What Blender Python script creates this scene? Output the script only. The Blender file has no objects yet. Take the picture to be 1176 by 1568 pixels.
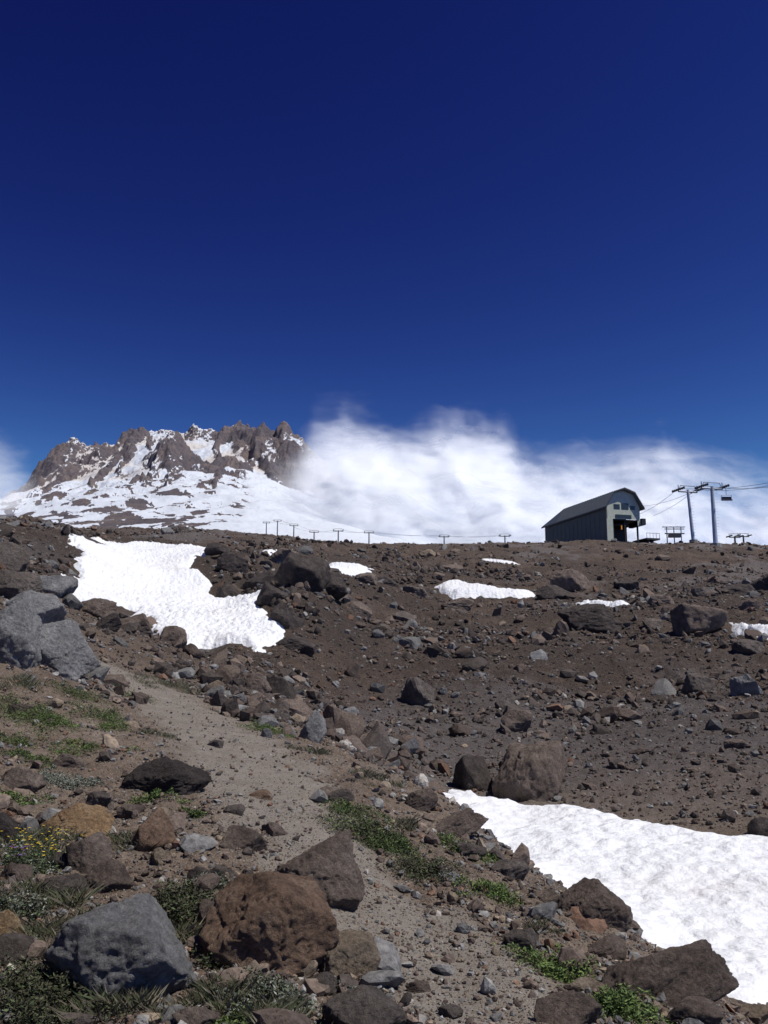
import bpy, bmesh, math, time, numpy as np
from mathutils import Vector, Matrix
T00 = time.time()
rng = np.random.default_rng(7)
scene = bpy.context.scene
EYE = 1.6
PITCH = math.radians(10.0)
F = 1344.0
CP, SP = math.cos(PITCH), math.sin(PITCH)

# ---------------------------------------------------------------- sight lines (survey of the place)
def sight(px, py):
    xx = (px-588.0)/F; yy = (784.0-py)/F
    d = CP-yy*SP
    return xx/d, (SP+yy*CP)/d          # X/Y , (z-eye)/Y

# ---------------------------------------------------------------- noise
def _h(ix, iy, iz, seed):
    h = (ix.astype(np.int64)*374761393 + iy.astype(np.int64)*668265263 + iz*1274126177 + seed*974634777) & 0xffffffff
    h = ((h ^ (h >> 13))*1274126177) & 0xffffffff
    h = ((h ^ (h >> 16))*2246822519) & 0xffffffff
    return ((h ^ (h >> 15)) & 0xffffff)/float(0xffffff)
def n2(x, y, seed=0):
    x0 = np.floor(x); y0 = np.floor(y); fx = x-x0; fy = y-y0
    ux = fx*fx*fx*(fx*(fx*6-15)+10); uy = fy*fy*fy*(fy*(fy*6-15)+10)
    def g(i, j):
        a = _h(x0+i, y0+j, 0, seed)*2*np.pi
        return np.cos(a)*(fx-i)+np.sin(a)*(fy-j)
    a = g(0,0)*(1-ux)+g(1,0)*ux; b = g(0,1)*(1-ux)+g(1,1)*ux
    return (a*(1-uy)+b*uy)*1.4
def fbm(x, y, o=4, seed=0, gain=.5):
    s = 0; a = 1.0
    for k in range(o):
        s = s+a*n2(x*2**k+17.3*k, y*2**k-9.1*k, seed+k); a *= gain
    return s
def ridged(x, y, o=4, seed=0, gain=.5):
    s = 0; a = 1.0
    for k in range(o):
        s = s+a*(1-2*np.abs(n2(x*2**k+7.3*k, y*2**k-3.1*k, seed+k))); a *= gain
    return s-1
def n3(p, seed=0):
    p0 = np.floor(p); f = p-p0; u = f*f*(3-2*f); r = 0
    for i in (0,1):
        for j in (0,1):
            for k in (0,1):
                w = (u[:,0] if i else 1-u[:,0])*(u[:,1] if j else 1-u[:,1])*(u[:,2] if k else 1-u[:,2])
                r = r+w*_h(p0[:,0]+i, p0[:,1]+j, (p0[:,2]+k).astype(np.int64), seed)
    return r*2-1
def sst(x, a, b):
    t = np.clip((x-a)/(b-a), 0, 1); return t*t*(3-2*t)

# ---------------------------------------------------------------- thin plate surfaces
US = 4.0
class Surf:
    def __init__(s, pts, off, lu=(-1.3,1.3,720), ly=(.2,6.1,460)):
        s.off = off
        P = np.array([(p[0]*US, math.log(p[1]), p[2]/(p[1]+off)) for p in pts])
        s.c = P[:,:2]; n = len(P)
        d = np.sqrt(((s.c[:,None]-s.c[None])**2).sum(-1)); K = s.k(d)+np.eye(n)*2e-3
        Q = np.c_[np.ones(n), s.c]
        A = np.block([[K, Q],[Q.T, np.zeros((3,3))]])
        s.w = np.linalg.solve(A, np.r_[P[:,2], 0,0,0])
        s.lu, s.ly = lu, ly
        gu = np.linspace(*lu); gy = np.linspace(*ly)
        s.T = np.empty((len(gy), len(gu)))
        for i, yv in enumerate(gy):
            q = np.c_[gu*US, np.full(len(gu), yv)]
            d2 = ((q[:,None]-s.c[None])**2).sum(-1)+1e-12
            s.T[i] = (.5*d2*np.log(d2))@s.w[:n]+s.w[n]+q@s.w[n+1:]
    def k(s, d): return np.where(d > 1e-9, d*d*np.log(d+1e-12), 0)
    def __call__(s, x, y):
        x = np.atleast_1d(np.asarray(x, float)); y = np.atleast_1d(np.asarray(y, float))
        y = np.maximum(y, .8)
        a = (np.clip(x/y, s.lu[0], s.lu[1]-1e-6)-s.lu[0])/(s.lu[1]-s.lu[0])*(s.lu[2]-1)
        b = (np.clip(np.log(y), s.ly[0], s.ly[1]-1e-6)-s.ly[0])/(s.ly[1]-s.ly[0])*(s.ly[2]-1)
        i = np.clip(b.astype(int), 0, s.ly[2]-2); j = np.clip(a.astype(int), 0, s.lu[2]-2); fb = b-i; fa = a-j
        T = s.T
        v = (T[i,j]*(1-fa)+T[i,j+1]*fa)*(1-fb)+(T[i+1,j]*(1-fa)+T[i+1,j+1]*fa)*fb
        return v*(y+s.off)

def S(px, py, Y):
    u, t = sight(px, py); return (u, Y, EYE+t*Y)
def U(px): return (px-588.0)/F
pts = []
for a in [(0,1568,4.0),(300,1568,4.0),(588,1568,4.2),(850,1568,4.3),(1000,1568,4.5),
          (0,1400,5.2),(250,1400,5.4),(500,1400,5.6),(750,1450,5.5),(860,1480,5.4),
          (0,1250,7.0),(250,1250,7.2),(480,1250,7.8),(640,1330,7.3),
          (0,1130,9.5),(200,1130,10.5),(400,1150,11),(550,1200,9.8),
          (0,1040,12),(180,1040,16),(300,1060,17),(420,1080,18),
          (30,965,14.5),(110,950,20),(0,880,21),(60,850,30),(190,955,25),(290,1000,26),
          (0,825,45),(100,822,60),
          (1110,1545,5.3),(950,1415,7.0),(860,1360,8.0),(760,1288,9.7),(680,1222,11.5),
          (600,1150,22),(500,1080,26),(450,1020,32),(560,1100,27),
          (350,990,34),(280,968,36),(150,895,46),(350,940,45),(250,870,60),(180,832,80),(320,855,66),
          (480,975,42),(450,935,48),(430,890,60),(380,855,85),
          (1176,1150,23),(1176,1050,35),(1176,980,48),(1176,920,75),(1176,870,120),(1176,838,190),
          (900,1150,25),(900,1060,37),(900,990,50),(900,930,75),(900,880,110),(900,830,183),
          (700,1130,27),(700,1040,38),(700,980,50),(700,920,75),(700,870,110),(700,833,170),
          (1040,1150,24),(1040,990,49),(1060,832,185),(800,834,178),
          (560,1010,42),(560,930,62),(560,880,90),(560,848,130),(560,832,160),
          (0,810,100),(100,811,100),(200,813,105),(300,815,115),(400,820,140),(480,828,150)]:
    pts.append(S(*a))
for px, Y, z in [(1176,8.6,-1.52),(1176,12,-1.5),(1176,16.4,-1.30),(1176,6,-1.1),(1000,9.8,-1.5),(1000,13,-1.46),(1000,17.5,-1.27),
                 (850,12,-1.42),(850,15,-1.4),(850,19,-1.22),(740,14.5,-1.35),(690,20.5,-1.15),(740,18,-1.25),
                 (300,31,1.35),(160,34,3.0),
                 (0,1.5,.05),(588,1.5,0),(1176,1.5,-.2),(0,2.6,.1),(588,2.6,.03),(1100,2.8,-.1),
                 (-350,4,.7),(-350,10,2.4),(-350,20,5),(-350,40,8.5),(-350,100,17.5),(-350,200,26),
                 (1550,4,-1.0),(1550,8,-1.5),(1550,16,-1.4),(1550,30,.8),(1550,60,5.2),(1550,120,15),(1550,200,26),
                 (0,200,28.5),(200,200,28.5),(400,220,30.5),(600,240,31.5),(800,240,32),(1000,240,33),(1176,240,33),
                 (0,430,54),(300,430,54),(600,430,51),(900,430,51),(1176,430,51)]:
    pts.append((U(px), Y, z))
ground = Surf(pts, 4.0)

def ray_ground(px, py, fn=None):
    fn = fn or ground
    u, t = sight(px, py)
    Y = np.exp(np.linspace(math.log(2.5), math.log(420), 1600))
    g = fn(u*Y, Y); z = EYE+t*Y
    i = np.argmax(z <= g) if (z <= g).any() else int(np.argmin(z-g))
    return u*Y[i], Y[i], g[i]

# trail and snow outlines, in plan
trail = np.array([ray_ground(*p)[:2] for p in [(800,1568),(720,1480),(600,1400),(500,1330),(440,1240),(390,1180),(330,1120),(260,1075),(190,1035)]])
trail_w = np.array([.50,.50,.48,.50,.62,.75,.8,.8,.6])
def trail_mask(x, y):
    best = np.full(x.shape, 9.0)
    k = (y < 24) & (x < 3)
    xx = x[k]; yy = y[k]; bb = np.full(xx.shape, 9.0)
    for i in range(len(trail)-1):
        a, b = trail[i], trail[i+1]; d = b-a
        t = np.clip(((xx-a[0])*d[0]+(yy-a[1])*d[1])/(d@d), 0, 1)
        r = np.hypot(xx-a[0]-t*d[0], yy-a[1]-t*d[1])/(trail_w[i]*(1-t)+trail_w[i+1]*t)
        bb = np.minimum(bb, r)
    best[k] = bb+.45*fbm(xx*1.7, yy*1.7, 4, 40)
    return 1-sst(best, .6, 1.4)

def poly_sd(x, y, P):
    out = np.full(x.shape, -99.0)
    k = (x > P[:,0].min()-3) & (x < P[:,0].max()+3) & (y > P[:,1].min()-3) & (y < P[:,1].max()+3)
    x = x[k]; y = y[k]
    d = np.full(x.shape, 1e9); ins = np.zeros(x.shape, bool); n = len(P)
    for i in range(n):
        a = P[i]; b = P[(i+1) % n]; e = b-a
        t = np.clip(((x-a[0])*e[0]+(y-a[1])*e[1])/(e@e+1e-9), 0, 1)
        d = np.minimum(d, np.hypot(x-a[0]-t*e[0], y-a[1]-t*e[1]))
        c = (a[1] > y) != (b[1] > y)
        ins ^= c & (x < (b[0]-a[0])*(y-a[1])/(b[1]-a[1]+1e-12)+a[0])
    out[k] = np.where(ins, d, -d)
    return out

snow_def = [
  ([(118,848),(140,838),(200,826),(235,833),(345,850),(335,868),(300,888),(325,905),(395,935),(410,958),(445,988),(400,997),(285,994),(250,965),(185,932),(115,925),(112,900)], .35, .5, .05),
  ([(470,870),(500,868),(570,876),(560,882),(505,877)], .6, .8, .04),
  ([(660,893),(700,895),(812,906),(812,914),(760,910),(690,906)], .6, .8, .04),
  ([(868,922),(900,928),(975,938),(960,944),(880,930)], .6, .8, .04),
  ([(1108,962),(1180,972),(1300,985),(1300,998),(1176,988),(1120,975)], .6, .7, .04),
  ([(735,859),(800,864),(795,868),(740,863)], .35, .8, .04),
  ([(385,850),(425,845),(420,852),(400,856)], .35, .8, .04)]
snows = []
for P, T, e, cup in snow_def:
    snows.append((np.array([ray_ground(*p)[:2] for p in P]), T, e, cup))
big = [ray_ground(*p)[:2] for p in [(672,1216),(700,1212),(800,1222),(950,1250),(1080,1268),(1176,1278)]]
big += [(13.5,16.5),(13.0,6.5),(5.0,7.0),(3.6,7.9),(2.75,9.0),(1.9,10.4),(1.35,12.0),(1.05,14)]
snows.append((np.array(big), .22, .6, .03))

MOUNDS = [(ray_ground(px, py)[:2], h, rx, ry) for px, py, h, rx, ry in [(470,950,1.9,3.4,6),(545,905,1.2,5,8),(385,880,1.4,4,8),(640,880,.8,9,8),(905,955,.8,6,5),(1050,930,.9,8,7),(800,985,.7,7,5),(1000,1015,.55,7,3.5),(700,1060,.5,4,3),(100,850,.8,5,6)]]
def mound(x, y):
    s = np.zeros(np.shape(x))
    for (a, b), h, rx, ry in MOUNDS: s = s+h*np.exp(-((x-a)/rx)**2-((y-b)/ry)**2)
    return s
def swell(x, y, o=2):
    return mound(x, y)+ridged((x+.4*y)/15, (y-.2*x)/5.5, 2, 77)*.22*sst(y,26,50)+fbm(x/7, y/7, o, 3)*(.05+.20*sst(y,14,50)+.30*sst(y,60,150))+fbm(x/19+3, y/24, 2, 14)*(.7*sst(y,30,60)*(1-.4*sst(y,130,180)))
def rough(x, y, tr=None):
    if tr is None: tr = trail_mask(x, y)
    k = 1-.75*tr
    h = swell(x, y, 4)
    h = h+ridged(x/1.9+3, y/2.6, 3, 9)*(.02+.12*sst(y,18,45))*k
    h = h+fbm(x/.42, y/.42, 4, 21)*.050*k+ridged(x/.16, y/.16, 2, 33)*.008*(.5+.5*k)
    return h
def H(x, y, tr=None):
    x = np.atleast_1d(np.asarray(x, float)); y = np.atleast_1d(np.asarray(y, float))
    return ground(x, y)+rough(x, y, tr)

# ---------------------------------------------------------------- mesh helpers
def mesh_np(name, V, Fc, mats, colors=None, attrs=None, smooth=True, parent=None, fm=None):
    me = bpy.data.meshes.new(name)
    V = np.asarray(V, np.float32); Fc = np.asarray(Fc, np.int32); k = Fc.shape[1]
    me.vertices.add(len(V)); me.vertices.foreach_set("co", V.ravel())
    me.loops.add(Fc.size); me.loops.foreach_set("vertex_index", Fc.ravel())
    me.polygons.add(len(Fc)); me.polygons.foreach_set("loop_start", np.arange(0, Fc.size, k, dtype=np.int32))
    me.polygons.foreach_set("use_smooth", np.full(len(Fc), smooth))
    for m in mats: me.materials.append(m)
    if fm is not None: me.polygons.foreach_set("material_index", np.asarray(fm, np.int32))
    me.update(calc_edges=True)
    if colors is not None:
        a = me.color_attributes.new("tint", 'FLOAT_COLOR', 'POINT')
        a.data.foreach_set("color", np.c_[colors, np.ones(len(colors))].astype(np.float32).ravel())
    for nm, v in (attrs or {}).items():
        a = me.attributes.new(nm, 'FLOAT', 'POINT'); a.data.foreach_set("value", np.asarray(v, np.float32).ravel())
    ob = bpy.data.objects.new(name, me); scene.collection.objects.link(ob)
    if parent: ob.parent = parent
    return ob
def grid_faces(nr, nc):
    i = np.arange(nr-1)[:,None]*nc+np.arange(nc-1)[None]
    return np.stack([i, i+1, i+nc+1, i+nc], -1).reshape(-1, 4)

# ---------------------------------------------------------------- material helpers
class NT:
    def __init__(s, name):
        s.m = bpy.data.materials.new(name); s.m.use_nodes = True; s.t = s.m.node_tree; s.t.nodes.clear()
        s.out = s.t.nodes.new('ShaderNodeOutputMaterial')
    def n(s, typ, ins=None, **kw):
        nd = s.t.nodes.new(typ)
        for k, v in kw.items(): setattr(nd, k, v)
        for k, v in (ins or {}).items():
            if isinstance(v, bpy.types.NodeSocket): s.t.links.new(v, nd.inputs[k])
            else: nd.inputs[k].default_value = v
        return nd
    def obj(s): return s.n('ShaderNodeTexCoord').outputs['Object']
    def math(s, op, a, b=0.0, c=None, clamp=False):
        i = {0: a, 1: b}
        if c is not None: i[2] = c
        return s.n('ShaderNodeMath', i, operation=op, use_clamp=clamp).outputs[0]
    def noise(s, sc, vec, detail=4, rough=.55, dist=0):
        return s.n('ShaderNodeTexNoise', {'Vector': vec, 'Scale': sc, 'Detail': detail, 'Roughness': rough, 'Distortion': dist}).outputs['Fac']
    def ramp(s, fac, stops):
        r = s.n('ShaderNodeValToRGB', {'Fac': fac}); e = r.color_ramp.elements
        while len(e) < len(stops): e.new(.5)
        for q, (p, c) in zip(e, stops):
            q.position = p; q.color = (*c, 1) if len(c) == 3 else c
        return r.outputs['Color']
    def mix(s, f, a, b, mode='MIX'):
        def c(v): return (*v, 1) if isinstance(v, tuple) and len(v) == 3 else v
        return s.n('ShaderNodeMix', {0: f, 6: c(a), 7: c(b)}, data_type='RGBA', blend_type=mode).outputs[2]
    def grey(s, v): return s.n('ShaderNodeCombineColor', {0: v, 1: v, 2: v}).outputs[0]
    def maprange(s, v, a, b, c=0.0, d=1.0):
        return s.n('ShaderNodeMapRange', {0: v, 1: a, 2: b, 3: c, 4: d}, interpolation_type='SMOOTHSTEP').outputs[0]
    def attr(s, nm, out='Fac'): return s.n('ShaderNodeAttribute', attribute_name=nm).outputs[out]
    def bump(s, h, dist, strength=1.0, normal=None):
        i = {'Height': h, 'Distance': dist, 'Strength': strength}
        if normal: i['Normal'] = normal
        return s.n('ShaderNodeBump', i).outputs[0]
    def bsdf(s, col, rough=.9, normal=None, spec=.2, **kw):
        i = {'Base Color': (*col, 1) if isinstance(col, tuple) and len(col) == 3 else col, 'Roughness': rough, 'Specular IOR Level': spec}
        i.update(kw)
        if normal: i['Normal'] = normal
        b = s.n('ShaderNodeBsdfPrincipled', i)
        s.t.links.new(b.outputs[0], s.out.inputs[0]); return s.m

def ground_mat():
    t = NT("volcanic_soil"); o = t.obj()
    tr = t.attr("trail"); gr = t.attr("scree"); far = t.attr("coarse")
    a = t.noise(.9, o, 5, .65); b = t.noise(14, o, 5, .75)
    near = t.ramp(a, [(.3,(.11,.080,.060)),(.5,(.185,.142,.108)),(.7,(.255,.21,.168))])
    near = t.mix(t.maprange(b,.4,.65), near, t.mix(.6, near, (.045,.033,.027)))
    fr = t.ramp(t.noise(.35, o, 7, .72), [(.3,(.029,.021,.018)),(.47,(.058,.043,.035)),(.56,(.086,.058,.043)),(.66,(.100,.083,.072)),(.78,(.135,.121,.109))])
    fr = t.mix(t.math('MULTIPLY', gr, .85), fr, t.ramp(t.noise(2.2, o, 7, .75), [(.3,(.072,.064,.066)),(.7,(.17,.155,.156))]))
    fr = t.mix(t.math('MULTIPLY', t.attr('dark'), .8), fr, t.ramp(t.noise(1.6, o, 6, .75), [(.3,(.022,.017,.016)),(.7,(.062,.048,.041))]))
    col = t.mix(far, near, fr)
    tc = t.ramp(t.noise(3, o, 7, .78), [(.3,(.18,.155,.128)),(.7,(.30,.27,.232))])
    col = t.mix(tr, col, tc)
    v = t.n('ShaderNodeTexVoronoi', {'Vector': o, 'Scale': 42.0}); v3 = t.n('ShaderNodeTexVoronoi', {'Vector': o, 'Scale': 105.0})
    vf = t.n('ShaderNodeTexVoronoi', {'Vector': o, 'Scale': 3.6})
    def peb(v, col, thr, lo=.4, hi=1.8):
        sep = t.n('ShaderNodeSeparateColor', {0: v.outputs['Color']})
        m = t.math('MULTIPLY', t.math('LESS_THAN', v.outputs['Distance'], .36), t.math('GREATER_THAN', sep.outputs[0], thr))
        br = t.maprange(sep.outputs[1], 0, 1, lo, hi)
        pc = t.mix(1.0, t.mix(sep.outputs[2], (.17,.158,.15), (.21,.155,.115)), t.grey(br), 'MULTIPLY')
        return t.mix(t.math('MULTIPLY', m, .85), col, pc), t.math('MULTIPLY', m, t.math('SUBTRACT', 1.0, v.outputs['Distance']))
    col, m3 = peb(v3, col, .25); col, m1 = peb(v, col, .5)
    sepf = t.n('ShaderNodeSeparateColor', {0: vf.outputs['Color']})
    mf = t.math('MULTIPLY', t.math('MULTIPLY', t.math('LESS_THAN', vf.outputs['Distance'], .30), t.math('GREATER_THAN', sepf.outputs[0], .5)), far)
    col = t.mix(t.math('MULTIPLY', mf, .7), col, t.mix(sepf.outputs[1], (.06,.045,.038), (.17,.155,.14)))
    h = t.math('ADD', t.math('MULTIPLY', t.noise(60, o, 4, .75), 1.2), t.math('MULTIPLY_ADD', m3, .5, t.math('MULTIPLY', m1, 1.2)))
    nb = t.bump(h, .018, 1.0)
    nb = t.bump(t.math('ADD', t.noise(5, o, 6, .8), mf), .14, t.math('MULTIPLY', far, .95), nb)
    return t.bsdf(col, .95, nb, .1)

def tint_rock_mat():
    t = NT("loose_stone"); o = t.obj(); tc = t.attr("tint", 'Color')
    n = t.noise(22, o, 5, .7)
    col = t.mix(1.0, tc, t.grey(t.maprange(n, .25, .75, .5, 1.5)), 'MULTIPLY')
    return t.bsdf(col, .9, t.bump(n, .02, .7), .2)

def boulder_mat(name, cd, cm, cl, sc=1.0, spots=.5):
    t = NT(name); g = t.n('ShaderNodeObjectInfo').outputs['Random']
    o = t.n('ShaderNodeVectorMath', {0: t.obj(), 1: t.n('ShaderNodeCombineXYZ', {0: t.math('MULTIPLY', g, 37.0), 1: g, 2: g}).outputs[0]}, operation='ADD').outputs[0]
    n = t.noise(3.2*sc, o, 7, .65, .4)
    col = t.ramp(n, [(.28, cd), (.5, cm), (.72, cl)])
    f = t.noise(34*sc, o, 6, .75)
    col = t.mix(1.0, col, t.grey(t.maprange(f, .25, .75, .5, 1.45)), 'MULTIPLY')
    l = t.maprange(t.noise(9*sc, o, 4, .6, 1.0), .58, .66)
    col = t.mix(t.math('MULTIPLY', l, spots*.6), col, (.055,.046,.042))
    l2 = t.maprange(t.noise(6*sc, t.n('ShaderNodeVectorMath', {0: o, 1: (9,4,2)}, operation='ADD').outputs[0], 5, .7, .6), .62, .70)
    col = t.mix(t.math('MULTIPLY', l2, spots*.6), col, (.28,.265,.24))
    return t.bsdf(col, .88, t.bump(t.noise(9*sc, o, 9, .8), .10/sc, .95), .2)

def snow_mat(name):
    t = NT(name); o = t.obj()
    d = t.maprange(t.noise(.25, o, 7, .7), .45, .75)
    col = t.mix(t.math('MULTIPLY', d, .35), (.72,.735,.76), (.54,.48,.42))
    dd = t.math('GREATER_THAN', t.noise(26, o, 3, .6), .70)
    col = t.mix(t.math('MULTIPLY', dd, .4), col, (.3,.25,.2))
    return t.bsdf(col, .6, t.bump(t.noise(3.4, o, 5, .5), .16, .9), .2)

M_ground = ground_mat(); M_stone = tint_rock_mat(); M_snow = snow_mat("old_snow")
M_gray = boulder_mat("andesite_gray", (.14,.137,.136), (.215,.212,.21), (.30,.297,.29), .8, .35)
M_brown = boulder_mat("andesite_brown", (.075,.057,.049), (.145,.112,.092), (.22,.178,.148))
M_dark = boulder_mat("basalt_dark", (.030,.025,.024), (.058,.047,.043), (.105,.087,.077))
M_orange = boulder_mat("altered_orange", (.13,.080,.045), (.27,.175,.095), (.38,.28,.17), 1.2, .5)
M_red = boulder_mat("scoria_red", (.10,.064,.048), (.19,.125,.086), (.29,.21,.155), 1.2)
M_tan = boulder_mat("tuff_tan", (.12,.09,.065), (.21,.165,.12), (.32,.26,.2), 1.2)
M_mid = boulder_mat("andesite_weathered", (.075,.060,.053), (.12,.10,.088), (.19,.16,.14), .8)
MATS = dict(g=M_gray, b=M_brown, d=M_dark, o=M_orange, r=M_red, t=M_tan, m=M_mid)

# ---------------------------------------------------------------- ground sheet
u = np.r_[-np.linspace(2.4,.53,30)[:-1], np.linspace(-.53,.53,760), np.linspace(.53,2.4,30)[1:]]
Y = np.exp(np.linspace(math.log(1.3), math.log(430), 960))
YY, UU = np.meshgrid(Y, u, indexing='ij'); XX = UU*YY
tr = trail_mask(XX, YY)
Z = H(XX, YY, tr)
dark = np.clip(mound(XX, YY)*(1+.8*fbm(XX/3, YY/3, 3, 78))*1.1+1.2*sst(fbm(XX/11, YY/8, 4, 79), .1, .5)*sst(YY, 22, 50), 0, 1)
scree = sst(fbm(XX/16+5, YY/26, 5, 55)+.60*np.exp(-((UU-.22)/.26)**2-((np.log(YY)-3.3)/.28)**2), .08, .38)
coarse = sst(YY+2*fbm(XX/4, YY/4, 2, 71), 13, 26)
mesh_np("ground", np.stack([XX, YY, Z], -1).reshape(-1,3), grid_faces(*XX.shape), [M_ground],
        attrs=dict(trail=tr, scree=scree*(1-dark), coarse=coarse, dark=dark))
print("ground", time.time()-T00)

# ---------------------------------------------------------------- snow patches
def in_snow(x, y, m=0.0):
    r = np.zeros(x.shape, bool)
    for P, T, e, c in snows: r |= poly_sd(x, y, P) > m
    return r
for P, T, e, cup in snows:
    uu = P[:,0]/P[:,1]; ly = np.log(P[:,1])
    bigp = len(P) > 8
    nu, ny = (520, 420) if bigp else (200, 60)
    mu = (uu.max()-uu.min())*.04+.005; my = .05
    A, B = np.meshgrid(np.exp(np.linspace(ly.min()-my, ly.max()+my, ny)), np.linspace(uu.min()-mu, uu.max()+mu, nu), indexing='ij')
    X_ = B*A; Y_ = A
    sd = poly_sd(X_, Y_, P)+ (fbm(X_/1.6, Y_/1.6, 4, 91)*.35 if Y_.mean() < 30 else fbm(X_/3.5, Y_/3.5, 4, 91)*(1.3 if bigp else .8))
    th = T*sst(sd, -e*.3, e*1.5)-.05
    th = np.where(sd < 0, th+np.clip(sd, -1, 0)*.9, th)
    base = ground(X_, Y_)+swell(X_, Y_)
    cupn = np.abs(n2(X_/.42, Y_/.55, 60))+.6*np.abs(n2(X_/.23+4, Y_/.30, 61))
    Z_ = base+th+.05-cup*2.6*(1-cupn)+fbm(X_/2.5, Y_/2.5, 3, 62)*.10
    V = np.stack([X_, Y_, Z_], -1).reshape(-1,3); Fc = grid_faces(*X_.shape)
    keep = (sd.ravel() > -.7)[Fc].all(1); Fc = Fc[keep]
    used = np.unique(Fc); mp = np.zeros(len(V), int); mp[used] = np.arange(len(used))
    if len(used): mesh_np("snow_patch", V[used], mp[Fc], [M_snow])

# ---------------------------------------------------------------- rocks
def ico(sub):
    bm = bmesh.new(); bmesh.ops.create_icosphere(bm, subdivisions=sub, radius=1)
    v = np.array([q.co[:] for q in bm.verts]); f = np.array([[w.index for w in q.verts] for q in bm.faces]); bm.free()
    return v/np.linalg.norm(v, axis=1)[:,None], f
ICO = {k: ico(k) for k in (1,2,3,4,5,6)}
def spread(r, k, jit):
    i = np.arange(k)+.5; ph = np.arccos(1-2*i/k); th = np.pi*(1+5**.5)*i
    n = np.c_[np.cos(th)*np.sin(ph), np.sin(th)*np.sin(ph), np.cos(ph)]+r.normal(0, jit, (k,3))
    q = np.linalg.qr(r.normal(size=(3,3)))[0]; n = n@q
    return n/np.linalg.norm(n, axis=1)[:,None]
def rock(sub, r, k=10, sharp=18, nz=.05):
    d, f = ICO[sub]
    s = int(r.integers(1000))
    dw = d+.045*np.c_[n3(d*2.5, s+20), n3(d*2.5+7, s+21), n3(d*2.5+13, s+22)] if sub > 2 else d
    def poly(n, h, sh):
        q = np.minimum(h/np.maximum(dw@n.T, .08), 4); q0 = q.min(1)
        return q0-np.log(np.exp(-sh*(q-q0[:,None])).sum(1))/sh
    rr = poly(spread(r, k, .34), r.uniform(.55, .92, k), sharp)
    if sub > 3:
        m = 22; rr = np.minimum(rr, poly(spread(r, m, .3), r.uniform(.84, 1.12, m), sharp*1.5))
    rr = np.minimum(rr, 1.5)
    rr = rr*(1+nz*n3(d*2.2+5, s)+nz*.6*n3(d*5+9, s+1))
    if sub >= 4:
        cr = np.clip(np.abs(n3(dw*2.6, s+5))/.06, 0, 1)
        rr = rr*(1+.032*n3(d*9, s+2)+.020*n3(d*24, s+3)-.055*(1-cr)+.012*n3(d*55, s+6)-.03*np.clip(n3(d*6+3, s+7), .25, .5))
    return d*rr[:,None], f
def rots(n, r, tilt=.5):
    a = r.uniform(0, 2*np.pi, n); b = r.normal(0, tilt, n); c = r.normal(0, tilt, n)
    ca, sa, cb, sb, cc, sc = np.cos(a), np.sin(a), np.cos(b), np.sin(b), np.cos(c), np.sin(c)
    Rz = np.zeros((n,3,3)); Rz[:,0,0]=ca; Rz[:,0,1]=-sa; Rz[:,1,0]=sa; Rz[:,1,1]=ca; Rz[:,2,2]=1
    Rx = np.zeros((n,3,3)); Rx[:,0,0]=1; Rx[:,1,1]=cb; Rx[:,1,2]=-sb; Rx[:,2,1]=sb; Rx[:,2,2]=cb
    Ry = np.zeros((n,3,3)); Ry[:,1,1]=1; Ry[:,0,0]=cc; Ry[:,0,2]=sc; Ry[:,2,0]=-sc; Ry[:,2,2]=cc
    return Rz@Rx@Ry
PAL = np.array([(.14,.135,.13),(.20,.195,.185),(.105,.08,.066),(.15,.115,.092),(.07,.057,.05),(.19,.15,.11),(.15,.09,.062),(.27,.25,.225)])
def scatter(name, x, y, size, sub, probs, sink=.25, flat=.6, gain=1.0):
    lib = [rock(sub, rng, 8 if sub < 2 else 10, 16, .05) for _ in range(14)]
    n = len(x); z = H(x, y); R = rots(n, rng); which = rng.integers(0, 14, n)
    sc = np.c_[rng.uniform(.7,1.25,n), rng.uniform(.6,1.0,n), rng.uniform(flat*.7,flat*1.3,n)]*size[:,None]*.5/.75
    col = PAL[rng.choice(len(PAL), n, p=probs)]*rng.uniform(.65,1.3,n)[:,None]*gain
    nv = len(ICO[sub][0]); f0 = ICO[sub][1]
    Vb = np.stack([l[0] for l in lib])[which]
    V = np.einsum('nij,nkj->nki', R, Vb*sc[:,None,:])
    V += np.c_[x, y, z+sc[:,2]*(.75-sink*1.6)][:,None,:]
    Fc = (f0[None]+(np.arange(n)*nv)[:,None,None]).reshape(-1,3)
    return mesh_np(name, V.reshape(-1,3), Fc, [M_stone], colors=np.repeat(col, nv, 0), smooth=False)
def cand(n, y0, y1, um=.53):
    w = rng.uniform(0,1,n)
    y = np.exp(math.log(y0)+(math.log(y1)-math.log(y0))*w); x = rng.uniform(-um, um, n)*y
    return x, y
def pareto(n, a, lo, hi): return np.minimum(lo*(1-rng.uniform(0,1,n))**(-1/a), hi)
p1 = np.array([.18,.12,.2,.2,.12,.07,.07,.04]); p1 /= p1.sum()
p2 = np.array([.14,.06,.27,.14,.30,.03,.03,.03]); p2 /= p2.sum()
# pebbles
x, y = cand(42000, 3.2, 18); tm = trail_mask(x, y)
k = (~in_snow(x, y, -.1)) & (rng.uniform(0,1,len(x)) < .45+.55*sst(fbm(x/.8, y/.8, 2, 5), -.3, .4)-.15*tm)
x, y, tm = x[k], y[k], tm[k]
scatter("gravel", x, y, pareto(len(x), 2.0, .012, .07)*(1-.25*tm), 1, p1, .2)
x, y = cand(20000, 3.0, 8.5); tm = trail_mask(x, y); k = ~in_snow(x, y, -.05)
x, y, tm = x[k], y[k], tm[k]
scatter("gravel", x, y, pareto(len(x), 2.2, .008, .04)*(1-.2*tm), 1, p1, .2)
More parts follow.
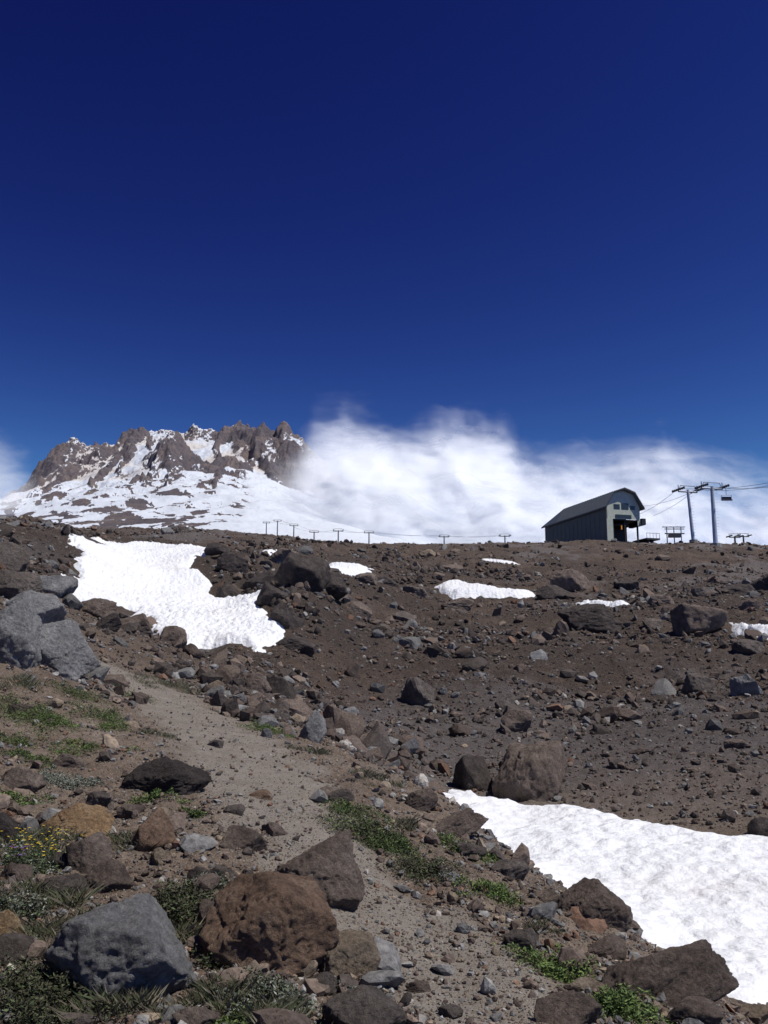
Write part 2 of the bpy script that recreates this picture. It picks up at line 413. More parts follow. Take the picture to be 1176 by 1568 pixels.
# fist-size stones
x, y = cand(7500, 3.2, 34); tm = trail_mask(x, y)
k = (~in_snow(x, y, -.2)) & (tm < .2+.9*(rng.uniform(0,1,len(x)) < .16)) & (rng.uniform(0,1,len(x)) < .2+.7*sst(fbm(x/1.5, y/1.5, 2, 6), -.2, .4))
x, y = x[k], y[k]
scatter("stones", x, y, pareto(len(x), 2.1, .035, .2), 2, p1, .3)
# slope rubble
x, y = cand(42000, 13, 215); dn = fbm(x/9+2, y/14, 4, 8)+.45*n2(x/2.5, y/3, 12)
k = (~in_snow(x, y, -.15)) & (rng.uniform(0,1,len(x)) < .08+.92*sst(dn, .05, .6)) & (trail_mask(x, y) < .3)
x, y = x[k], y[k]; s = np.minimum(pareto(len(x), 1.9, 1, 7)*(.0012*y+.04), .9)
scatter("rubble", x, y, s, 1, p2, .25, .65, .9)
x, y = cand(22000, 14, 120); k = (~in_snow(x, y, -.15)) & (trail_mask(x, y) < .3); x, y = x[k], y[k]
scatter("rubble", x, y, np.minimum(pareto(len(x), 2.4, 1, 5)*(.0011*y+.018), .5), 1, p2, .25, .65, .95)
x, y = cand(1900, 16, 205); dn = fbm(x/9+2, y/14, 4, 8)
k = (~in_snow(x, y, 0)) & (rng.uniform(0,1,len(x)) < .10+.9*sst(dn, 0, .5)) & (trail_mask(x, y) < .3)
x, y = x[k], y[k]
scatter("rock_field", x, y, np.minimum(pareto(len(x), 2.0, 1, 4.0)*(.0032*y+.12), 1.4), 3, p2, .35, .6, .85)
cx_ = []; cy_ = []; cs_ = []
for px, py, rx, ry, n, s0 in [(400,905,70,55,420,.0060),(455,955,50,38,260,.0065),(500,925,50,22,150,.005),(620,880,90,14,200,.004),(760,880,90,12,200,.004),(420,838,90,12,200,.004),(560,850,80,10,160,.0035),
      (90,825,90,8,150,.004),(60,880,70,30,160,.008),(700,985,120,30,160,.004),(1000,975,120,26,220,.0045),(1060,915,110,22,200,.004),(820,935,120,16,150,.004),(700,1095,90,40,160,.005),(1100,1040,80,30,120,.005),(240,960,70,26,160,.007)]:
    q = rng.normal(0, .5, (n,2))
    for a_, b_ in q:
        X0, Y0, Z0 = ray_ground(px+a_*rx, py+b_*ry)
        if Y0 < 210: cx_.append(X0); cy_.append(Y0); cs_.append(s0*Y0*.5*min((1-rng.uniform())**-.5, 3.6))
cx_, cy_, cs_ = map(np.array, (cx_, cy_, cs_)); k = ~in_snow(cx_, cy_, -.1)
scatter("outcrop_rubble", cx_[k], cy_[k], np.minimum(cs_[k], 1.6), 3, np.array([.10,.03,.27,.10,.46,.01,.02,.01]), .3, .75, .85)
print("rocks", time.time()-T00)

# named boulders: (bearing px, elev px, width, height, material, roll deg)
B = [(355,882,50,30,'d',0),(400,902,60,34,'d',0),(432,880,50,28,'b',0),(352,906,50,30,'d',0),(500,905,60,30,'b',0),(478,888,50,26,'d',0),(415,940,50,36,'d',0),(502,938,60,40,'d',0),(455,992,60,26,'d',0),(545,960,50,24,'b',0),
 (590,900,40,18,'d',0),(620,940,36,16,'m',0),(850,905,60,26,'d',0),(960,900,40,18,'d',0),(1010,930,50,22,'b',0),(1130,900,60,24,'d',0),(1150,932,50,22,'b',0),(700,930,50,20,'b',0),(332,868,40,22,'d',0),
 (20,1450,60,40,'m',0),(345,1440,56,40,'b',0),(330,1385,60,36,'b',0),(90,1312,50,30,'m',0),(200,1240,40,24,'b',0),(150,1232,40,20,'m',0),(360,1240,30,18,'m',0),(420,1268,40,22,'b',0),(600,1482,40,20,'m',0),(690,1540,36,18,'m',0),
 (480,1425,70,40,'t',0),(485,1490,60,36,'m',0),(440,1555,80,40,'b',0),(340,1328,50,26,'m',0),(290,1200,40,18,'b',0),(20,1330,60,40,'b',0),(100,1365,70,30,'m',0),(300,1555,70,34,'b',0),(50,925,90,50,'g',12),(400,1215,34,16,'r',0),(30,1090,40,20,'b',0),
 (905,948,98,42,'d',0),(1070,952,82,48,'b',0),(637,912,40,20,'m',0),(875,892,72,34,'b',8),(462,925,88,62,'d',0),(440,960,50,40,'d',0),
 (725,1172,62,66,'d',0),(815,1165,120,100,'b',0),(790,1104,46,36,'b',0),(1146,1052,46,36,'g',0),(1070,1046,46,36,'m',0),(1172,892,50,30,'d',0),
 (640,1060,52,44,'m',0),(1130,1143,36,14,'b',0),(945,1170,22,18,'m',0),(1165,1262,36,34,'d',0),(655,850,26,12,'t',0),(825,1015,26,16,'g',0),(770,1085,24,16,'m',0),
 (1150,1000,50,22,'m',0),(1000,960,30,16,'m',0),(690,870,40,16,'b',0),(1080,918,40,16,'m',0),(1015,855,24,10,'b',0),(560,905,36,18,'b',0),(520,945,40,24,'m',0),
 (78,985,150,84,'g',20),(20,965,110,110,'g',24),(110,1000,90,40,'g',16),(12,890,110,56,'m',14),(85,895,62,46,'g',-10),(8,850,66,54,'m',20),(150,930,56,34,'b',0),(205,952,58,34,'b',0),(264,972,44,36,'b',0),(165,955,40,26,'d',0),
 (388,1046,56,32,'b',0),(478,1108,34,52,'g',30),(535,1090,30,18,'g',0),(330,1050,30,18,'t',0),(430,1095,30,18,'m',0),
 (185,1445,225,150,'g',-8),(112,1255,108,58,'o',0),(232,1262,76,74,'r',0),(135,1303,68,52,'b',0),(245,1184,150,56,'d',-14),(105,1160,60,26,'b',0),(372,1286,70,38,'b',0),
 (478,1325,150,100,'b',-10),(415,1390,205,140,'r',-6),(530,1455,100,58,'t',0),(562,1540,130,70,'m',0),(905,1382,112,62,'b',-10),(1010,1480,215,84,'b',-24),
 (800,1438,52,26,'m',0),(520,1216,44,24,'m',0),(870,1535,100,52,'b',0),(5,1415,50,40,'o',0),(165,1345,90,52,'b',0),(700,1262,100,34,'b',-24),(640,1225,60,26,'b',-20),
 (245,1310,32,26,'t',0),(310,1330,44,26,'m',0),(1060,1548,80,40,'b',0),(330,1140,26,12,'m',0),(385,1345,30,30,'m',0),(60,1240,40,20,'t',0),(300,1290,30,20,'r',0),
 (720,1300,50,22,'m',-10),(780,1330,60,26,'m',-15),(840,1370,44,22,'b',-15),(930,1440,60,30,'b',-20),(690,1345,30,16,'g',0),(640,1500,36,16,'b',0),(905,1500,60,26,'t',0),(30,1190,70,34,'b',0),(0,1260,60,50,'d',0),(1150,1545,60,24,'t',0)]
for i, (px, py, w, h, m, roll) in enumerate(B):
    gx, gy, gz = ray_ground(px, min(py+h*(.50 if py < 1150 else .58), 1680))
    W = w*gy/F; Hh = h*gy/F
    r = np.random.default_rng(100+i)
    v, f = rock(6 if w > 90 else (5 if w > 60 else 4), r, 9 if m == 'g' else 11, 38, .03)
    ext = v.max(0)-v.min(0)
    dep = (W*.5+Hh*.5)*.95
    v = (v-(v.max(0)+v.min(0))/2)/ext*np.array([W*1.03, dep, Hh*1.35])
    a = math.radians(-roll); ca, sa = math.cos(a), math.sin(a)
    v = v@np.array([[ca,0,sa],[0,1,0],[-sa,0,ca]])
    cy = gy+dep*.40; cx = gx*cy/gy
    ob = mesh_np("boulder", v, f, [MATS[m]], smooth=(w > 60))
    ob.location = (cx, cy, float(H(cx, cy)[0])+Hh*(.20 if py < 1150 else .12))
print("boulders", time.time()-T00)

# ---------------------------------------------------------------- plants
def leaf_mat():
    t = NT("foliage"); tc = t.attr("tint", 'Color')
    return t.bsdf(tc, .7, None, .25)
M_leaf = leaf_mat()
def plant(name, px, py, w, h, n, cols, leaf=.011, kind='leaf', flowers=0, fcol=(.75,.55,.03)):
    gx, gy, gz = ray_ground(px, min(py+h*.35, 1600))
    W = w*gy/F/2; D = W*.8; T = max(h*gy/F*.42, .03)
    r = np.random.default_rng(int(px*7+py))
    cols = np.array(cols)
    nc = max(5, int(n/130)); cc = r.normal(0, .45, (nc,2)); 
    ci = r.integers(0, nc, n); ch = r.uniform(.35, 1.15, nc)[ci]
    if kind == 'leaf':
        off = r.normal(0, .20, (n,2)); P = cc[ci]+off
        hz = (np.clip(1-(off**2).sum(1)*7, .05, 1))*ch*T*r.uniform(.15,1,n)**.5
        x = gx+P[:,0]*W; y = gy+W*.3+P[:,1]*D; z = H(x, y)+hz
        c = np.c_[x, y, z]
        a = r.normal(size=(n,3)); a[:,2] = np.abs(a[:,2])*.6; a /= np.linalg.norm(a,axis=1)[:,None]
        b = np.cross(a, r.normal(size=(n,3))); b /= np.linalg.norm(b,axis=1)[:,None]
        L = leaf*r.uniform(.5,1.4,n)[:,None]
        q = np.stack([c, c+a*L+b*L*.35, c+a*L*2.1, c+a*L-b*L*.35], 1)
        col = cols[r.integers(0,len(cols),n)]*r.uniform(.5,1.4,n)[:,None]
    else:
        off = r.normal(0, .16, (n,2)); P = cc[ci]+off
        x = gx+P[:,0]*W; y = gy+W*.3+P[:,1]*D; z = H(x, y)-.005
        c = np.c_[x, y, z]
        lean = np.c_[r.normal(0,.45,(n,2)), np.ones(n)]
        L = (min(T*1.1,.085)*ch*r.uniform(.4,1.3,n))[:,None]
        b = np.c_[r.normal(size=(n,2)), np.zeros(n)]; b /= np.linalg.norm(b,axis=1)[:,None]; b *= .0007+gy*.00008
        m = c+lean*L*.55; t_ = c+lean*L*np.array([1.25,1.25,.97])
        q = np.stack([c-b, c+b, m+b*.7, t_], 1)
        col = cols[r.integers(0,len(cols),n)]*r.uniform(.4,1.3,n)[:,None]
    V = q.reshape(-1,3); C = np.repeat(col, 4, 0)
    if flowers:
        nf = flowers; P = cc[r.integers(0,nc,nf)]+r.normal(0,.25,(nf,2))
        x = gx+P[:,0]*W; y = gy+W*.3+P[:,1]*D; z = H(x, y)+T*r.uniform(.8,1.5,nf)
        c = np.c_[x,y,z]
        for k in range(5):
            an = k*2*np.pi/5; s = .008
            d1 = np.array([math.cos(an), math.sin(an)*.8, .3])*s; d2 = np.array([math.cos(an+.9), math.sin(an+.9)*.8, .3])*s
            qq = np.stack([c, c+d1, c+(d1+d2)*.75, c+d2], 1).reshape(-1,3)
            V = np.r_[V, qq]; C = np.r_[C, np.repeat(np.tile(fcol,(nf,1)),4,0)]
        st = np.stack([c-[.0012,0,0], c+[.0012,0,0], c+[.0012,0,0]-[0,0,1]*np.array([T]), c-[.0012,0,0]-[0,0,1]*np.array([T])],1).reshape(-1,3)
        V = np.r_[V, st]; C = np.r_[C, np.tile((.06,.08,.03),(nf*4,1))]
    mesh_np(name, V, np.arange(len(V)).reshape(-1,4), [M_leaf], colors=C, smooth=False)
G1 = [(.07,.10,.033),(.11,.15,.045),(.04,.055,.022)]
G2 = [(.095,.145,.04),(.14,.19,.055),(.06,.095,.03)]
G3 = [(.055,.055,.03),(.08,.075,.045),(.035,.034,.023),(.07,.095,.04)]
GD = [(.19,.165,.115),(.24,.215,.155),(.10,.09,.06),(.08,.10,.045),(.07,.085,.04)]
GS = [(.17,.19,.15),(.23,.24,.20),(.11,.13,.09)]
for a in [("alpine_plant",60,1105,110,40,3000,G2),("alpine_plant",115,1145,80,30,1800,G2),("alpine_plant",205,1062,60,24,1400,G1),("alpine_plant",540,1240,90,30,2600,G1),("alpine_plant",600,1290,90,34,2600,G1),
  ("alpine_plant",30,1215,70,30,1500,G2),("alpine_plant",200,1470,60,30,1200,G2),("alpine_plant",340,1560,80,40,1800,G1),
  ("alpine_shrub",30,1160,90,30,1800,G1),("alpine_shrub",110,1055,110,34,2400,G1),("alpine_shrub",170,1110,60,30,1400,G2),("alpine_shrub",15,1075,70,40,1600,G1),("alpine_plant",430,1120,60,24,1000,G2),
  ("alpine_plant",720,1300,90,26,1500,G2),("alpine_shrub",340,1440,80,60,2600,G3),("alpine_shrub",150,1395,60,40,1800,G3),
  ("alpine_shrub",150,1085,90,60,3000,G1),("alpine_shrub",60,1090,130,60,3400,G1),("alpine_shrub",20,1130,70,40,1600,G1),
  ("cushion_plant",560,1265,120,60,5200,G3+G1),("cushion_plant",655,1325,110,46,4000,G3),("cushion_plant",610,1300,80,40,2400,G1),
  ("alpine_plant",240,1216,60,34,1300,G2),("alpine_plant",395,1108,70,34,1600,G2),("alpine_plant",755,1365,90,44,2600,G2),("alpine_plant",690,1290,60,30,1200,G1),
  ("alpine_plant",855,1468,120,52,4200,G2),("alpine_plant",950,1530,120,64,4600,G2),("alpine_plant",905,1400,70,30,1400,G1),
  ("alpine_shrub",270,1372,110,90,6000,G3),("alpine_shrub",70,1490,160,120,9000,G3),("alpine_shrub",20,1380,90,80,3600,G3+GS),
  ("alpine_shrub",400,1510,150,70,6000,G3+GS),("alpine_shrub",40,1545,120,80,5500,G3),("sage_plant",60,1190,90,30,2000,GS),("sage_plant",520,1500,50,26,900,GS),("sage_plant",320,1350,70,40,1800,GS+G3),
  ("alpine_plant",590,1560,60,30,900,G1),("sage_plant",120,1200,60,24,1200,GS),("alpine_plant",300,1245,50,24,900,G1),("sage_plant",690,1345,40,18,500,GS)]:
    plant(*a)
plant("wildflowers", 40,1300,110,80,3000,G1+GS,flowers=70)
plant("wildflowers", 15,1310,50,70,900,G3,flowers=16,fcol=(.25,.10,.40))
for a in [(265,1040,100,44,2400),(190,1280,70,60,1400),(60,1275,120,60,1800),(100,1420,130,90,2400),(330,1490,120,100,2600),(150,1520,160,90,2600),(570,1190,90,30,1200),(40,1040,110,44,1800),
          (480,1150,70,24,900),(300,1400,90,90,1400),(50,1350,120,90,1800),(230,1120,80,28,900),(830,1420,70,26,800),(620,1260,70,30,900),(440,1540,120,80,1800)]:
    plant("grass_tuft", *a, GD, kind='grass')
print("plants", time.time()-T00)

# ---------------------------------------------------------------- mountain
mp = []
for px in (-400,0,300,600,900,1176,1500):
    mp.append((U(px), 340, 340*.112)); 
for px, t in ((-400,.14),(0,.140),(200,.140),(400,.136),(520,.132),(650,.126),(800,.122),(1000,.118),(1176,.118),(1500,.12)): mp.append((U(px), 520, 1.6+520*t))
rows = {900:[(-300,815),(-100,812),(0,808),(200,803),(400,803),(520,824),(650,842),(900,855),(1176,855),(1500,855)],
 1500:[(-300,800),(-100,795),(0,790),(100,778),(200,770),(300,766),(400,770),(500,798),(600,826),(750,850),(1000,860),(1400,860)],
 2100:[(-300,800),(-100,788),(0,776),(100,757),(200,742),(300,730),(400,738),(470,768),(560,806),(700,840),(900,850),(1300,860)],
 2600:[(-300,800),(-100,785),(0,768),(60,748),(120,735),(200,712),(300,706),(380,708),(450,738),(540,780),(700,835),(1000,860)],
 3000:[(-300,810),(-100,800),(0,785),(40,755),(85,710),(150,696),(200,674),(250,664),(330,670),(375,666),(420,680),(480,705),(520,730),(600,765),(700,810),(850,850),(1200,870)],
 3600:[(-300,860),(0,860),(100,780),(200,740),(375,740),(480,760),(600,840),(850,880),(1200,880)]}
for Yk, L in rows.items():
    for px, py in L: mp.append(S(px, py, Yk))
mbase = Surf(mp, 0.0, (-1.3,1.3,520), (5.7,8.5,300))
u = np.r_[np.linspace(-1.3,-.50,30)[:-1], np.linspace(-.50,.10,720), np.linspace(.10,1.3,60)[1:]]
Y = np.r_[np.exp(np.linspace(math.log(335), math.log(1900), 200))[:-1], np.linspace(1900, 3200, 480), np.linspace(3200,4600,25)[1:]]
YY, UU = np.meshgrid(Y, u, indexing='ij'); XX = UU*YY
PXv = UU*F*.96+588
def crag(px0, Y0, wp, wY, hp, pw=1.0):
    d = np.sqrt(((PXv-px0)/wp)**2+((YY-Y0)/wY)**2)
    k = d < 1.5
    d[k] *= 1+.35*fbm(XX[k]/110, YY[k]/140, 3, 200+int(px0))
    return np.clip(1-d, 0, 1)**pw*hp/F*YY, sst(1-d, -.05, .2)
Zm = mbase(XX, YY)
rockm = np.zeros_like(Zm)
for c in [(434,2600,44,220,40,.6),(474,2640,48,240,46,.65),(405,2720,40,200,24,.9),(266,2450,29,150,58,.9),(242,2520,20,120,12,1),(296,2480,30,110,14,1),
          (120,2750,55,200,20,.9),(95,2820,44,220,18,.8),(150,2850,40,180,14,.8),(205,2940,20,110,14,1),(222,2960,12,80,10,1),(298,2950,16,80,14,1),(320,2950,30,90,5,1),(358,2920,26,120,12,1),(382,2920,24,120,12,1),(350,2450,50,50,8,1),(60,2780,50,160,10,1)]:
    a, b = crag(*c); Zm += a; rockm = np.maximum(rockm, b*(1.0 if c[4] > 9 else .8))
def rib(p0, y0, p1, y1, w, h):
    ax, ay, bx, by = p0, y0/8, p1, y1/8; dx, dy = bx-ax, by-ay
    wx = PXv+9*fbm(XX/90, YY/110, 3, 500+int(p0)); wy = YY/8
    t_ = np.clip(((wx-ax)*dx+(wy-ay)*dy)/(dx*dx+dy*dy), 0, 1)
    d = np.hypot(wx-ax-t_*dx, wy-ay-t_*dy)/(w*(1-.5*t_))
    return np.clip(1-d, 0, 1)*h*(1-.4*t_)/F*YY, sst(1-d, -.1, .25)
for c in [(252,2420,206,2080,7,8),(282,2400,262,1900,7,6),(305,2300,372,2180,9,6),(245,2380,228,1950,7,6),(345,2180,330,1800,6,4),(180,2700,150,2300,8,6),(205,2750,190,2450,7,6),(395,2650,388,2450,9,8),(235,2900,236,2700,5,5),(340,2850,336,2600,8,7),(100,2600,60,2200,12,6)]:
    a, b = rib(*c); Zm += a; rockm = np.maximum(rockm, b*.95)
top = sst(YY, 2750, 2950)
rg = ridged(XX/150, YY/210, 6, 300, .6)
Zm += rg*(8*sst(YY,1200,2400)+13*rockm+6*top)+fbm(XX/60, YY/80, 4, 310)*(2.5+7*top+9*rockm)
Zm += ridged(XX/24, YY/34, 3, 320)*(.8+3.4*np.maximum(rockm, top))+fbm(XX/110, YY/240, 3, 325)*9*(1-rockm)*sst(YY,800,1300)
gy_, gx_ = np.gradient(Zm); slope = np.hypot(gy_/np.gradient(YY, axis=0), gx_/np.maximum(np.gradient(XX, axis=1),1e-3))
n_a = fbm(XX/150+(YY/400), YY/420-XX/500, 5, 330, .6)
streak = sst(fbm(XX/55+YY/130, YY/300-XX/240, 5, 340, .66), .11, .26)*sst(YY,650,950)*(1-sst(YY,2300,2600))*(1-.7*sst(PXv,330,420))
lower = sst(fbm(XX/40, YY/150, 5, 345, .62), .10, .3)*(1-sst(YY,1100,1700))*(PXv < 330)
topr = top*sst(n_a+.5*(slope-.85)-1.25*np.exp(-((PXv-232)/48)**2)-1.0*np.exp(-((PXv-315)/28)**2)+.30*sst(PXv,350,400)+.5*(1-sst(PXv,150,195)), .05, .2)
rk = np.clip(np.maximum.reduce([rockm*sst(n_a+.17, -.1, .15), streak*.85, topr, lower*.9, sst(slope, 1.25, 1.6)*.8]), 0, 1)
rk = np.maximum(rk, sst(PXv+60*n_a, 500, 560)*(YY > 2200)*.9)
def mountain_mat():
    t = NT("mountain_rock_and_snow"); o = t.obj(); rk = t.attr("rock")
    n = t.noise(.010, o, 8, .75); w = t.noise(.04, o, 7, .75)
    k = t.maprange(t.math('ADD', rk, t.math('MULTIPLY', t.math('SUBTRACT', w, .5), 1.1)), .44, .56)
    rc = t.ramp(n, [(.3,(.10,.092,.112)),(.48,(.165,.142,.152)),(.62,(.24,.195,.178)),(.75,(.31,.265,.235))])  # bluish lift in the rock tones stands in for aerial haze
    sn = t.mix(t.math('MULTIPLY', t.attr("dirty"), .6), (.55,.585,.64), (.48,.41,.34))
    nb = t.bump(t.noise(.025, o, 8, .8), 24.0, t.maprange(k, 0, 1, .10, .9))
    return t.bsdf(t.mix(k, sn, rc), .9, nb, .1)
dirty = sst(YY, 2250, 2500)*sst(fbm(XX/200, YY/200, 3, 360)+.25, 0, .5)
mesh_np("mountain", np.stack([XX, YY, Zm], -1).reshape(-1,3), grid_faces(*XX.shape), [mountain_mat()], attrs=dict(rock=rk, dirty=dirty))
def mount_z(x, y): return float(mbase(x, y)[0])
print("mountain", time.time()-T00)

# ---------------------------------------------------------------- cloud: billowing shells of vapour, one behind another
def cloud():
    prof = [(-900,700),(-300,650),(-140,650),(0,668),(35,705),(62,760),(90,900),(300,900),(360,790),(440,722),(480,650),(530,640),(600,668),(650,660),(690,645),(740,645),(775,660),(800,705),(850,712),(930,704),(1020,688),(1100,718),(1176,738),(1350,740),(2200,700)]
    pu = np.array([sight(*p)[0] for p in prof]); ptn = np.array([sight(*p)[1] for p in prof])
    op = [(-300,.5),(40,.4),(90,0),(340,.22),(450,.42),(500,.7),(560,1),(1000,1),(1050,.8),(1176,.7),(2200,.9)]
    ou = np.array([U(p[0]) for p in op]); ov = np.array([p[1] for p in op])*.92
    t = NT("cloud_vapour"); o = t.obj()
    cov = t.attr("cover"); thick = t.attr("thick")
    wv = t.n('ShaderNodeTexNoise', {'Vector': o, 'Scale': .003, 'Detail': 2.0}).outputs['Color']
    rot = t.n('ShaderNodeMapping', {'Vector': o, 'Rotation': (0, math.radians(35), 0), 'Scale': (.55,1,1.1)}).outputs[0]
    wo = t.n('ShaderNodeVectorMath', {0: t.n('ShaderNodeVectorMath', {0: wv, 3: 260.0}, operation='SCALE').outputs[0], 1: rot}, operation='ADD').outputs[0]
    big_ = t.noise(.0055, wo, 2, .5); fine = t.noise(.012, wo, 7, .62, .5)
    e = t.math('ADD', cov, t.math('MULTIPLY_ADD', t.math('SUBTRACT', big_, .5), 170.0, t.math('MULTIPLY', t.math('SUBTRACT', fine, .5), 125.0)))
    a = t.maprange(e, -35.0, 125.0)
    body = t.maprange(t.math('MULTIPLY_ADD', fine, .45, t.math('MULTIPLY', big_, .75)), .41, .68, .22, .96)
    al = t.math('MULTIPLY', t.math('MULTIPLY', a, body), thick, clamp=True)
    df = t.n('ShaderNodeBsdfDiffuse', {'Color': (.86,.89,.93,1)})
    tl = t.n('ShaderNodeBsdfTranslucent', {'Color': (.86,.89,.93,1)})
    m1 = t.n('ShaderNodeMixShader', {0: .25, 1: df.outputs[0], 2: tl.outputs[0]})
    tp = t.n('ShaderNodeBsdfTransparent')
    m2 = t.n('ShaderNodeMixShader', {0: al, 1: tp.outputs[0], 2: m1.outputs[0]})
    t.t.links.new(m2.outputs[0], t.out.inputs['Surface'])
    Vs = []; Fs = []; cs = []; ts = []; off = 0
    for L in range(4):
        uu = np.linspace(-1.1, 1.1, 420); vv = np.linspace(.10, .34, 110)     # bearing, height/distance
        VV, UU = np.meshgrid(vv, uu, indexing='ij')
        y = 1400+130*L+(VV-.14)*2100*(.8+.25*L)
        y = y-75*fbm(UU*7+L*3, VV*9, 2, 400+L)-18*fbm(UU*26+L, VV*30, 3, 410+L)
        X = UU*y; z = EYE+VV*y
        ct = (np.interp(UU, pu, ptn)-VV)*y - 10*L + 10
        Vs.append(np.stack([X, y, z], -1).reshape(-1,3)); Fs.append(grid_faces(*X.shape)+off); off += X.size
        cs.append(ct.ravel()); ts.append(np.interp(UU, ou, ov).ravel()*(.55+.15*L))
    mesh_np("cloud", np.concatenate(Vs), np.concatenate(Fs), [t.m], attrs=dict(cover=np.concatenate(cs), thick=np.concatenate(ts)))
cloud()

# ---------------------------------------------------------------- built things
def simple(name, col, rough=.6, metal=0.0, scale=1.0, var=.12):
    t = NT(name); o = t.obj(); n = t.noise(1.5*scale, o, 6, .7)
    c = t.mix(1.0, col, t.grey(t.maprange(n, .3, .7, 1-var, 1+var)), 'MULTIPLY')
    return t.bsdf(c, rough, None, .4, Metallic=metal)
M_wall = simple("dark_green_siding", (.095,.108,.092)); M_roof = simple("metal_roofing", (.17,.19,.18), .5)
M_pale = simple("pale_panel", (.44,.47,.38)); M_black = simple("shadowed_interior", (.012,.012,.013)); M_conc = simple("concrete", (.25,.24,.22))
M_steel = simple("galvanised_steel", (.40,.45,.52), .45); M_dk = simple("dark_steel", (.05,.05,.055), .5); M_or = simple("orange_paint", (.8,.28,.03)); M_win = simple("window_glass", (.03,.04,.045), .1)

class MB:
    def __init__(s, M=None): s.v = []; s.f = []; s.m = []; s.M = M or Matrix.Identity(4)
    def poly(s, pts, m=0):
        b = len(s.v); s.v += [tuple(s.M@Vector(p)) for p in pts]; s.f.append(tuple(range(b, b+len(pts)))); s.m.append(m)
    def box(s, a, b, m=0):
        x0,y0,z0 = a; x1,y1,z1 = b
        P = [(x0,y0,z0),(x1,y0,z0),(x1,y1,z0),(x0,y1,z0),(x0,y0,z1),(x1,y0,z1),(x1,y1,z1),(x0,y1,z1)]
        for q in ((0,3,2,1),(4,5,6,7),(0,1,5,4),(1,2,6,5),(2,3,7,6),(3,0,4,7)): s.poly([P[i] for i in q], m)
    def tube(s, p, q, r0, r1=None, m=0, n=10):
        r1 = r0 if r1 is None else r1; p = Vector(p); q = Vector(q); d = (q-p).normalized()
        a = d.orthogonal().normalized(); b = d.cross(a)
        A = [p+(a*math.cos(k*2*math.pi/n)+b*math.sin(k*2*math.pi/n))*r0 for k in range(n)]
        C = [q+(a*math.cos(k*2*math.pi/n)+b*math.sin(k*2*math.pi/n))*r1 for k in range(n)]
        for k in range(n): s.poly([A[k], A[(k+1)%n], C[(k+1)%n], C[k]], m)
        s.poly(A[::-1], m); s.poly(C, m)
    def done(s, name, mats, parent=None):
        me = bpy.data.meshes.new(name); me.from_pydata(s.v, [], s.f)
        for m in mats: me.materials.append(m)
        me.polygons.foreach_set("material_index", s.m); me.update()
        o = bpy.data.objects.new(name, me); scene.collection.objects.link(o)
        if parent: o.parent = parent
        return o
def empty(name):
    e = bpy.data.objects.new(name, None); scene.collection.objects.link(e); return e

# lift station. local: x along gable (right/back), y along ridge (away), z up
Yb = 190.0
ub, tb = sight(930, 822)
gdir = Vector((.96,.28,0)); adir = Vector((-.283,.959,0)); Aor = Vector((ub*Yb, Yb, EYE+tb*Yb-.2))
MBm = Matrix(((gdir.x, adir.x, 0, Aor.x),(gdir.y, adir.y, 0, Aor.y),(0,0,1,Aor.z),(0,0,0,1)))
W_, L_, E_ = 8.6, 29.5, 7.4
st = empty("lift_station")
b = MB(MBm)
b.box((0,0.02,-5),(.25,L_,E_)); b.box((W_-.25,6,-5),(W_,L_,E_)); b.box((.25,L_-.25,-5),(W_-.25,L_,E_))
for i in range(15): b.box((-.04, 1+i*2, -4),(0, 1.06+i*2, E_-.1))
b.done("walls", [M_wall], st)
prof = [(-.5,E_-.5),(W_*.20,E_+3.0),(W_*.5,E_+3.9),(W_*.80,E_+3.0),(W_+.5,E_-.5)]
b = MB(MBm)
n = len(prof); y0 = -1.0
far_in = [1.0, 9.0, 10.5, 9.0, 1.0]
for k in range(n-1):
    (xa,za),(xb,zb) = prof[k], prof[k+1]
    ya, yb = L_+1-far_in[k]+1, L_+1-far_in[k+1]+1
    b.poly([(xa,y0,za),(xb,y0,zb),(xb,yb,zb),(xa,ya,za)])
    b.poly([(xa,y0,za-.35),(xa,ya,za-.35),(xb,yb,zb-.35),(xb,y0,zb-.35)])
    b.poly([(xa,y0,za-.35),(xb,y0,zb-.35),(xb,y0,zb),(xa,y0,za)], 1)
b.poly([(prof[0][0],y0,prof[0][1]-.35),(prof[0][0],y0,prof[0][1]),(prof[0][0],L_+1,prof[0][1]),(prof[0][0],L_+1,prof[0][1]-.35)],1)
b.poly([(p[0], L_+2-far_in[i], p[1]) for i, p in enumerate(prof)])
for i in range(1, 28):
    yy = y0+i; 
    if yy < L_-7: b.tube((prof[0][0],yy,prof[0][1]+.04),(prof[1][0],yy,prof[1][1]+.04), .05, n=4)
b.done("roof", [M_roof, M_dk], st)
b = MB(MBm)
b.poly([(.26,0,4.3),(W_-.26,0,4.3),(W_-.2,0,E_-.35),(W_*.80,0,E_+2.55),(W_*.5,0,E_+3.4),(W_*.20,0,E_+2.55),(.2,0,E_-.35)])
b.box((.0,-.06,-1.0),(1.5,.0,4.3)); b.box((W_-.9,-.06,3.0),(W_,0,4.3))
b.done("gable_panel", [M_pale], st)
b = MB(MBm)
b.box((1.9,-.05,6.5),(3.4,-.01,7.6)); b.box((3.8,-.05,6.5),(5.6,-.01,7.9)); b.box((6.0,-.05,6.5),(7.2,-.01,7.4)); b.box((2.2,-.08,4.5),(6.2,-.012,5.3))
b.done("windows", [M_win], st)
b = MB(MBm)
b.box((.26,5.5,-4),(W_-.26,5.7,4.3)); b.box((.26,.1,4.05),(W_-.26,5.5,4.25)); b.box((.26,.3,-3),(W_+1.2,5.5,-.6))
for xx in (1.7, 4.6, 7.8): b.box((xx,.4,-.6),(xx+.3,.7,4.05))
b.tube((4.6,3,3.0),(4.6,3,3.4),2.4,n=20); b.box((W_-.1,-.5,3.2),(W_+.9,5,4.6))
b.done("machinery_bay", [M_black], st)
